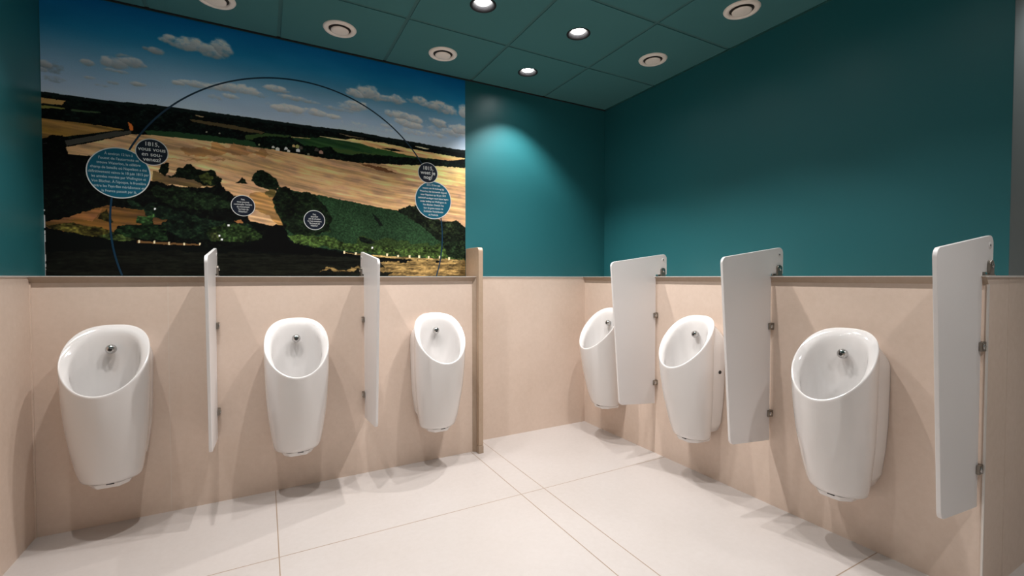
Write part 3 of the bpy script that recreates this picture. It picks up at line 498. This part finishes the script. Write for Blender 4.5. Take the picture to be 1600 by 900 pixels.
# ------------------------------------------------------------------ privacy panels
def make_panel(label, loc, rz):
    r = thing('privacy_panel', label, 'privacy panel', loc, rz, 'white privacy panels')
    pts = [(.012, .338), (.318, .366), (.394, 1.272), (-.088, 1.336), (-.088, 1.196), (.012, 1.196)]
    pts = rounded(pts, [.004, .030, .030, .030, .004, .004], 10)
    bm = bmesh.new(); th = .0065
    prism(bm, pts, lambda q, z: (-th, -q, z), lambda q, z: (th, -q, z))
    obj('board', bm, M_hpl, r, bevel=.0015)
    bm = bmesh.new()
    for s in (-1, 1):
        lathe(bm, [(0, 0), (.0085, 0), (.0085, .001), (0, .0012)], 20, (0, 0, 0))
    bm.free()
    for s in (-1, 1):                       # screw cap near the upper rear corner
        bm = bmesh.new(); lathe(bm, [(0, 0), (.012, 0), (.0115, .0014), (.0055, .0016), (0, .001)], 24)
        bmesh.ops.rotate(bm, verts=bm.verts, matrix=Matrix.Rotation(s*PI/2, 3, 'Y'))
        bmesh.ops.translate(bm, verts=bm.verts, vec=(s*th, .054, 1.295))
        c = obj('screw_cap', bm, M_hpl, r, smooth=True)
        bm = bmesh.new(); lathe(bm, [(0, 0), (.0045, 0), (.0045, .0006), (0, .0007)], 16)
        bmesh.ops.rotate(bm, verts=bm.verts, matrix=Matrix.Rotation(s*PI/2, 3, 'Y'))
        bmesh.ops.translate(bm, verts=bm.verts, vec=(s*(th+.0014), .054, 1.295))
        obj('screw_hole', bm, M_dark, c)
    for z in (.927, .479):                  # clamps on the wall: plate, jaw either side of the board, screws
        bm = bmesh.new()
        box(bm, -.019, .019, -.006, -.0004, z-.018, z+.018)
        for s in (-1, 1): box(bm, *sorted((s*(th+.0003), s*(th+.011))), -.034, -.0005, z-.017, z+.017)
        c = obj('clamp', bm, M_steel, r, bevel=.003)
        for s in (-1, 1):
            bm = bmesh.new(); lathe(bm, [(0, 0), (.0095, 0), (.0095, .003), (.007, .0055), (0, .006)], 20)
            bmesh.ops.rotate(bm, verts=bm.verts, matrix=Matrix.Rotation(s*PI/2, 3, 'Y'))
            bmesh.ops.translate(bm, verts=bm.verts, vec=(s*(th+.0105), -.021, z))
            obj('screw', bm, M_chrome, c, smooth=True)
    bm = bmesh.new(); z = ZL+.0005           # clamp that stands on the half wall
    box(bm, -.019, .019, -.004, .070, z, z+.006)
    for s in (-1, 1):
        prism(bm, rounded([(.028, z), (.066, z), (.066, z+.058), (.028, z+.058)], [0, 0, .015, .015], 6),
              lambda q, h, s=s: (s*(th+.0003), q, h), lambda q, h, s=s: (s*(th+.010), q, h))
    c = obj('clamp', bm, M_steel, r, bevel=.002)
    for s in (-1, 1):
        bm = bmesh.new(); lathe(bm, [(0, 0), (.0085, 0), (.0085, .003), (.006, .005), (0, .0055)], 20)
        bmesh.ops.rotate(bm, verts=bm.verts, matrix=Matrix.Rotation(s*PI/2, 3, 'Y'))
        bmesh.ops.translate(bm, verts=bm.verts, vec=(s*(th+.0097), .047, z+.038))
        obj('screw', bm, M_chrome, c, smooth=True)
    return r
p0 = make_panel('white privacy panel between the two leftmost urinals under the mural', (-.226, YP, 0), 0)
dup(p0, (.527, YP, 0), 0, 'white privacy panel beside the urinal nearest the stone divider')
dup(p0, (XP, 2.212, 0), -PI/2, 'white privacy panel that half hides the corner urinal on the right wall')
dup(p0, (XP, 1.428, 0), -PI/2, 'middle white privacy panel on the right wall, between its middle and nearest urinal')
dup(p0, (XP, .646, 0), -PI/2, 'nearest white privacy panel, at the right end of the tiled half wall')

# ------------------------------------------------------------------ ceiling fittings
def make_vent(label, loc):
    r = thing('air_valve', label, 'vent', loc, 0, 'round cream air valves in the ceiling')
    bm = bmesh.new(); lathe(bm, [(.058, .000), (.0585, -.004), (.064, -.0095), (.074, -.0105), (.083, -.0075), (.088, -.0005), (.088, 0)], 56)
    obj('rim', bm, M_vent, r, smooth=True)
    bm = bmesh.new(); lathe(bm, [(.0, -.0002), (.060, -.0002), (.060, -.002), (0, -.002)], 40)
    obj('throat', bm, M_ventd, r)
    bm = bmesh.new(); lathe(bm, [(0, -.002), (.012, -.002), (.012, -.008), (.044, -.008), (.0475, -.010), (.0465, -.0135), (.038, -.0155), (0, -.016)], 48)
    obj('disc', bm, M_vent, r, smooth=True)
    return r
v0 = make_vent('round cream air valve nearest the left, cut by the upper photo edge', (-.196, 2.715, ZC))
for (x, y), l in (((.385, 2.712), 'round cream ceiling air valve above the mural, second from the left'),
                  ((.985, 2.708), 'round cream ceiling air valve above the right end of the mural'),
                  ((2.178, 2.143), 'round cream ceiling air valve closest to the back right corner'),
                  ((2.177, 1.530), 'round cream ceiling air valve nearest along the right wall')):
    dup(v0, (x, y, ZC), 0, l)

LD = D.lights.new('downlight_lamp', 'SPOT'); LD.energy = SPOT_W; LD.color = SPOT_COL
LD.spot_size = math.radians(SPOT_ANGLE); LD.spot_blend = .55; LD.shadow_soft_size = .014
def make_light(label, loc):
    r = thing('downlight', label, 'downlight', loc, 0, 'recessed black downlights')
    bm = bmesh.new(); lathe(bm, [(.059, .003), (.067, -.0003), (.067, -.0018), (.064, -.003), (.058, -.002), (.052, .002), (.040, .0145), (.040, .020), (.061, .020), (.061, .003)], 56)
    obj('baffle_ring', bm, M_ring, r, smooth=True)
    bm = bmesh.new(); lathe(bm, [(0, .0135), (.0365, .0150), (.0365, .018), (0, .019)], 40)
    obj('lens', bm, M_lens, r, smooth=True)
    bm = bmesh.new(); lathe(bm, [(0, .021), (.055, .021), (.050, .09), (0, .095)], 32)
    obj('housing', bm, M_ring, r)
    o = D.objects.new('lamp', LD); C.objects.link(o); o.parent = r; o.location = (0, 0, .010)
    return r
LAB = ['recessed black downlight in the middle of the upper photo edge, farthest left of three', 'recessed black downlight closest to the ceiling centre, the one farthest right of three', 'smallest looking recessed black downlight, nearest the back wall']
l0 = None
for i, (x, y) in enumerate(LIGHTS):
    if i == 0: l0 = make_light(LAB[0], (x, y, ZC))
    else: d_ = dup(l0, (x, y, ZC), 0, LAB[i] if i < 3 else 'recessed black downlight overhead, outside the view of the photograph')
    f_ = POWER.get(i, 1)
    if f_ != 1 and i:
        for ch in d_.children:
            if ch.type == 'LIGHT': ch.data = ch.data.copy(); ch.data.energy = SPOT_W*f_

# ------------------------------------------------------------------ the landscape mural
MX0, MX1, MZ0, MZ1 = XL+.002, 1.2475, ZL+.004, ZC-.008
MY = YB-.0012
def value_noise(u, v, seed):
    rs = np.random.RandomState(seed); G = rs.rand(256, 256)
    iu = np.floor(u).astype(int); iv = np.floor(v).astype(int); fu = u-iu; fv = v-iv
    fu = fu*fu*(3-2*fu); fv = fv*fv*(3-2*fv)
    a = G[iv % 256, iu % 256]; b = G[iv % 256, (iu+1) % 256]; c = G[(iv+1) % 256, iu % 256]; d = G[(iv+1) % 256, (iu+1) % 256]
    return (a*(1-fu)+b*fu)*(1-fv)+(c*(1-fu)+d*fu)*fv
def fbm(u, v, seed, oct=4):
    s = 0; a = .5; t = 0
    for k in range(oct):
        s = s+a*value_noise(u*2**k+17.3*k, v*2**k+9.1*k, seed+k); t += a; a *= .5
    return s/t
def inside(px, py, pts):
    r = np.zeros(px.shape, bool); n = len(pts); j = n-1
    for i in range(n):
        xi, yi = pts[i]; xj, yj = pts[j]
        if yi != yj:
            r ^= ((yi > py) != (yj > py)) & (px < (xj-xi)*(py-yi)/(yj-yi)+xi)
        j = i
    return r
nx, nz_ = 870, 548
U, V = np.meshgrid(np.linspace(MX0, MX1, nx), np.linspace(MZ0, MZ1, nz_))
IMG = np.zeros((nz_, nx, 3))
hz = np.interp(U, [p[0] for p in HORIZON], [p[1] for p in HORIZON])
t = np.clip((V-hz)/(MZ1-2.0+.12), 0, 1)
stops = [0, .12, .3, .5, .75, 1.0]
cols = np.array([(140, 152, 168), (122, 142, 162), (86, 124, 148), (24, 98, 134), (0, 74, 122), (0, 52, 104)], float)
for c in range(3): IMG[..., c] = np.interp(t, stops, cols[:, c])
IMG += (fbm(U*3, V*9, 3)[..., None]-.5)*14
# clouds
dens = np.zeros(U.shape); tone = np.zeros(U.shape)
wu = (fbm(U*16, V*22, 11, 5)-.5); wv = (fbm(U*16+40, V*22, 12, 5)-.5)
for cu, cv, ru, rv, st, br in CLOUDS:
    du = (U-cu)/(ru*1.45)+wu*.8; dv = (V-cv)/(rv*1.5)+wv*.9+.1*du
    d = du*du+dv*dv
    k = np.clip(1.35-d, 0, 1)*min(1, st*1.1)
    k = k*k*(3-2*np.clip(k, 0, 1))
    up = np.clip(.86+.28*dv, .58, 1.0)
    tone = np.where(k > dens, up*br, tone); dens = np.maximum(dens, np.clip(k, 0, 1))
fine = fbm(U*60, V*80, 21, 4)
wisp = fbm(U*30, V*55, 22, 4)
dens = np.clip(dens*1.1+(fine-.5)*.9*(dens > .03)+(wisp-.55)*.9*(dens > .03)-.12, 0, 1)*.88
ccol = np.stack([tone*160+24, tone*146+34, tone*134+44], -1)
IMG = IMG*(1-dens[..., None])+ccol*dens[..., None]
# land, hedges, fields
for col, rough, tex, pts in SHAPES:
    xs = [p[0] for p in pts]; ys = [p[1] for p in pts]; mg = rough*2+.004
    i0, i1 = np.searchsorted(U[0], (min(xs)-mg, max(xs)+mg)); j0, j1 = np.searchsorted(V[:, 0], (min(ys)-mg, max(ys)+mg))
    if i1 <= i0 or j1 <= j0: continue
    u = U[j0:j1, i0:i1]; v = V[j0:j1, i0:i1]
    if rough > 0:
        fq = 22 if rough > .006 else 60
        uu = u+(fbm(u*fq, v*fq, 31)-.5)*rough*4.; vv = v+(fbm(u*fq+50, v*fq, 32)-.5)*rough*4.
    else: uu, vv = u, v
    m_ = inside(uu, vv, pts)
    if not m_.any():
        continue
    c = np.ones(u.shape+(3,))*np.array(col, float)
    if tex == 1:      # crowns of trees
        a = fbm(u*26, v*34, 41, 3); b = fbm(u*90, v*110, 42, 3)
        f = .35+1.0*a+1.15*(b-.5)+.12
        c = c*np.clip(f, .25, 1.9)[..., None]; c[..., 0] += np.clip(b-.58, 0, 1)*45; c[..., 1] += np.clip(b-.55, 0, 1)*48; c[..., 2] += np.clip(b-.6, 0, 1)*20
    elif tex == 2:    # long drill lines over a cut field
        s = v+.12*u+.02*np.sin(u*3)+.01*fbm(u*4, v*4, 53, 2); a = fbm(u*4.5, s*85, 51, 4); b = fbm(u*14, s*34, 52, 4)
        c = c*(.62+.50*a+.30*b)[..., None]
        c[..., 2] -= (b-.5)*26; c[..., 0] += (a-.5)*12
    elif tex == 3:    # rows of a green crop
        a = fbm(u*150, v*150, 61, 2); b = fbm(u*8, v*8, 62, 3); r_ = np.sin((u*.55+v)*330)*.5+.5
        c = c*(.52+.62*a+.34*b+.10*r_*a)[..., None]
    elif tex == 4:    # grass in streaks
        a = fbm(u*14, v*120, 71, 4); b = fbm(u*60, v*160, 72, 3)
        c = c*np.clip(.15+1.05*a+.7*b, .2, 1.8)[..., None]
    sub = IMG[j0:j1, i0:i1]; sub[m_] = c[m_]
IMG = np.clip(IMG, 0, 255)/255.
IMG = np.where(IMG <= .04045, IMG/12.92, ((IMG+.055)/1.055)**2.4)
lum = IMG.mean(-1, keepdims=True)+1e-5
land = IMG*1.5*(lum/.35)**.36
IMG = np.where((V > hz)[..., None], np.clip(IMG*2.3, 0, .86), np.clip(land, 0, .86))
edge = (U-MX0 < .007*fbm(U*3, V*22, 91)) & (V < 1.50) & (fbm(U*2, V*14, 92) > .52)      # worn pale paper edge, low at the left
IMG[edge] = .55
mural = thing('landscape_mural', 'wide printed landscape mural of wheat fields and cloudy sky on the back wall', 'mural', (MX0, MY, MZ0))
me = D.meshes.new('print')
verts = np.stack([U-MX0, np.zeros(U.shape), V-MZ0], -1).reshape(-1, 3)
idx = np.arange(nx*nz_).reshape(nz_, nx)
q = np.stack([idx[:-1, :-1], idx[:-1, 1:], idx[1:, 1:], idx[1:, :-1]], -1).reshape(-1, 4)
me.vertices.add(len(verts)); me.vertices.foreach_set('co', verts.ravel())
me.loops.add(q.size); me.loops.foreach_set('vertex_index', q.ravel().astype(np.int32))
me.polygons.add(len(q)); me.polygons.foreach_set('loop_start', (np.arange(len(q))*4).astype(np.int32))
me.update(calc_edges=True)
ca = me.color_attributes.new('ink', 'FLOAT_COLOR', 'POINT')
ca.data.foreach_set('color', np.concatenate([IMG.reshape(-1, 3), np.ones((nx*nz_, 1))], 1).astype(np.float32).ravel())
M_print, N, L, b = mat('printed landscape', (1, 1, 1), .65, spec=.08)
at = N.new('ShaderNodeAttribute'); at.attribute_name = 'ink'
tc = N.new('ShaderNodeTexCoord'); ns = N.new('ShaderNodeTexNoise'); ns.inputs['Scale'].default_value = 240; ns.inputs['Detail'].default_value = 3
mr = N.new('ShaderNodeMapRange'); mr.inputs['To Min'].default_value = .88; mr.inputs['To Max'].default_value = 1.1
vm = N.new('ShaderNodeVectorMath'); vm.operation = 'SCALE'
L.new(tc.outputs['Object'], ns.inputs['Vector']); L.new(ns.outputs['Fac'], mr.inputs['Value']); L.new(at.outputs['Color'], vm.inputs[0]); L.new(mr.outputs[0], vm.inputs['Scale'])
L.new(vm.outputs[0], b.inputs['Base Color'])
link('print', me, M_print, mural)
bm = bmesh.new(); box(bm, 0, MX1-MX0, .0002, .0011, 0, MZ1-MZ0)
obj('backing_sheet', bm, M_trimw, mural)
# the large printed circle line
def flat(name, colour, rough=.4):
    return mat(name, lin(colour), rough, spec=.35)[0]
M_navy = flat('printed navy', (10, 20, 38)); M_tealp = flat('printed teal', (6, 88, 112)); M_white = flat('printed white', (214, 216, 214)); M_line = flat('printed line blue', (4, 42, 64))
M_ltxt = flat('printed pale lettering', (178, 200, 206))
bm = bmesh.new(); cx, cz, R_ = .20-MX0, 1.458-MZ0, .876
pr = None
a0 = math.asin((MZ0+.001-1.458)/R_)
for k in range(181):
    a = a0+(PI-2*a0)*k/180
    if (k % 180) == 0: pass
    p = [bm.verts.new((cx+(R_+d)*math.cos(a), -.0006, cz+(R_+d)*math.sin(a))) for d in (-.0042, .0042)]
    if pr: bm.faces.new((pr[0], p[0], p[1], pr[1]))
    pr = p
obj('circle_line', bm, M_line, mural)
def text_bubble(x, z, r_, face_mat, txt_mat, lines, size, pitch, yoff, bold, rim):
    bold *= .6
    def disc(rad, y0, y1):
        bm = bmesh.new(); lathe(bm, [(0, y0), (rad, y0), (rad, y1), (0, y1)], 72)
        bmesh.ops.rotate(bm, verts=bm.verts, matrix=Matrix.Rotation(PI/2, 3, 'X')); return bm
    o = obj('text_bubble', disc(r_, .0, .0012), M_white, mural); o.location = (x-MX0, 0, z-MZ0)
    yo = yoff*.001
    o.location.y = -yo
    obj('bubble_face', disc(r_-rim, .0012, .0016), face_mat, o)
    bmt = bmesh.new()
    for i, (ln, wid) in enumerate(lines):
        cu = D.curves.new('t', 'FONT'); cu.body = ln; cu.align_x = 'CENTER'; cu.align_y = 'CENTER'; cu.size = size; cu.offset = bold; cu.resolution_u = 3
        to = D.objects.new('t', cu); C.objects.link(to)
        bpy.context.view_layer.update()
        me_ = D.meshes.new_from_object(to.evaluated_get(bpy.context.evaluated_depsgraph_get()))
        zz = ((len(lines)-1)/2-i)*pitch
        xs = [v.co.x for v in me_.vertices]; k = wid/(max(xs)-min(xs)) if wid else 1
        me_.transform(Matrix.Translation((0, -.0019, zz)) @ Matrix.Rotation(PI/2, 4, 'X') @ Matrix.Diagonal((k, 1, 1, 1)))
        bmt.from_mesh(me_); D.objects.remove(to); D.curves.remove(cu); D.meshes.remove(me_)
    me_ = D.meshes.new('lettering'); bmt.to_mesh(me_); bmt.free()
    link('lettering', me_, txt_mat, o)
FR = [('À environ 12 km à', .112), ("l'ouest de l'autoroute se", .158), ('trouve Waterloo, le célèbre', .172), ('champ de bataille où Napoléon a été', .222), ('définitivement vaincu le 18 juin 1815 par', .238),
      ('les armées menées par Wellington et', .214), ("Von Blücher. À l'époque, la frontière", .214), ('entre les Pays-Bas méridionaux et', .200), ('la France passait par là.', .138)]
NL = [("Zo'n 12 km ten", .096), ('westen van de snelweg ligt', .152), ('Waterloo, het beroemde slagveld', .190), ('waar Napoleon op 18 juni 1815', .178), ('definitief verslagen werd door legers', .212),
      ('onder leiding van Wellington en', .184), ('Von Blücher. Destijds liep', .148), ('hier de grens tussen de', .136), ('Zuidelijke Nederlanden', .138), ('en Frankrijk.', .070)]
text_bubble(-.637, 1.704, .1275, M_tealp, M_ltxt, FR, .0185, .0232, 0, .0002, .0048)
text_bubble(-.503, 1.826, .069, M_navy, M_white, [('1815,', None), ('vous vous', None), ('en sou-', None), ('venez?', None)], .0285, .0262, .5, .0007, .0040)
text_bubble(1.014, 1.700, .1275, M_tealp, M_white, NL, .0170, .0222, 0, .0002, .0048)
text_bubble(.976, 1.880, .069, M_navy, M_white, [('1815,', None), ('weet je', None), ('nog?', None)], .034, .0300, .5, .0009, .0040)
text_bubble(-.099, 1.580, .059, M_navy, M_white, [('Psst,', .018), ('vous pouvez', .060), ("contempler l'ombre", .088), ('du monument', .062), ('"Le Lion de', .052), ('Waterloo".', .046)], .0130, .0135, 0, .0003, .0034)
text_bubble(.270, 1.521, .059, M_navy, M_white, [('Psst,', .018), ('als je hier', .040), ('ziet de schaduw', .066), ('van het monument', .078), ('"De Leeuw van', .060), ('Waterloo".', .042)], .0130, .0135, 0, .0003, .0034)
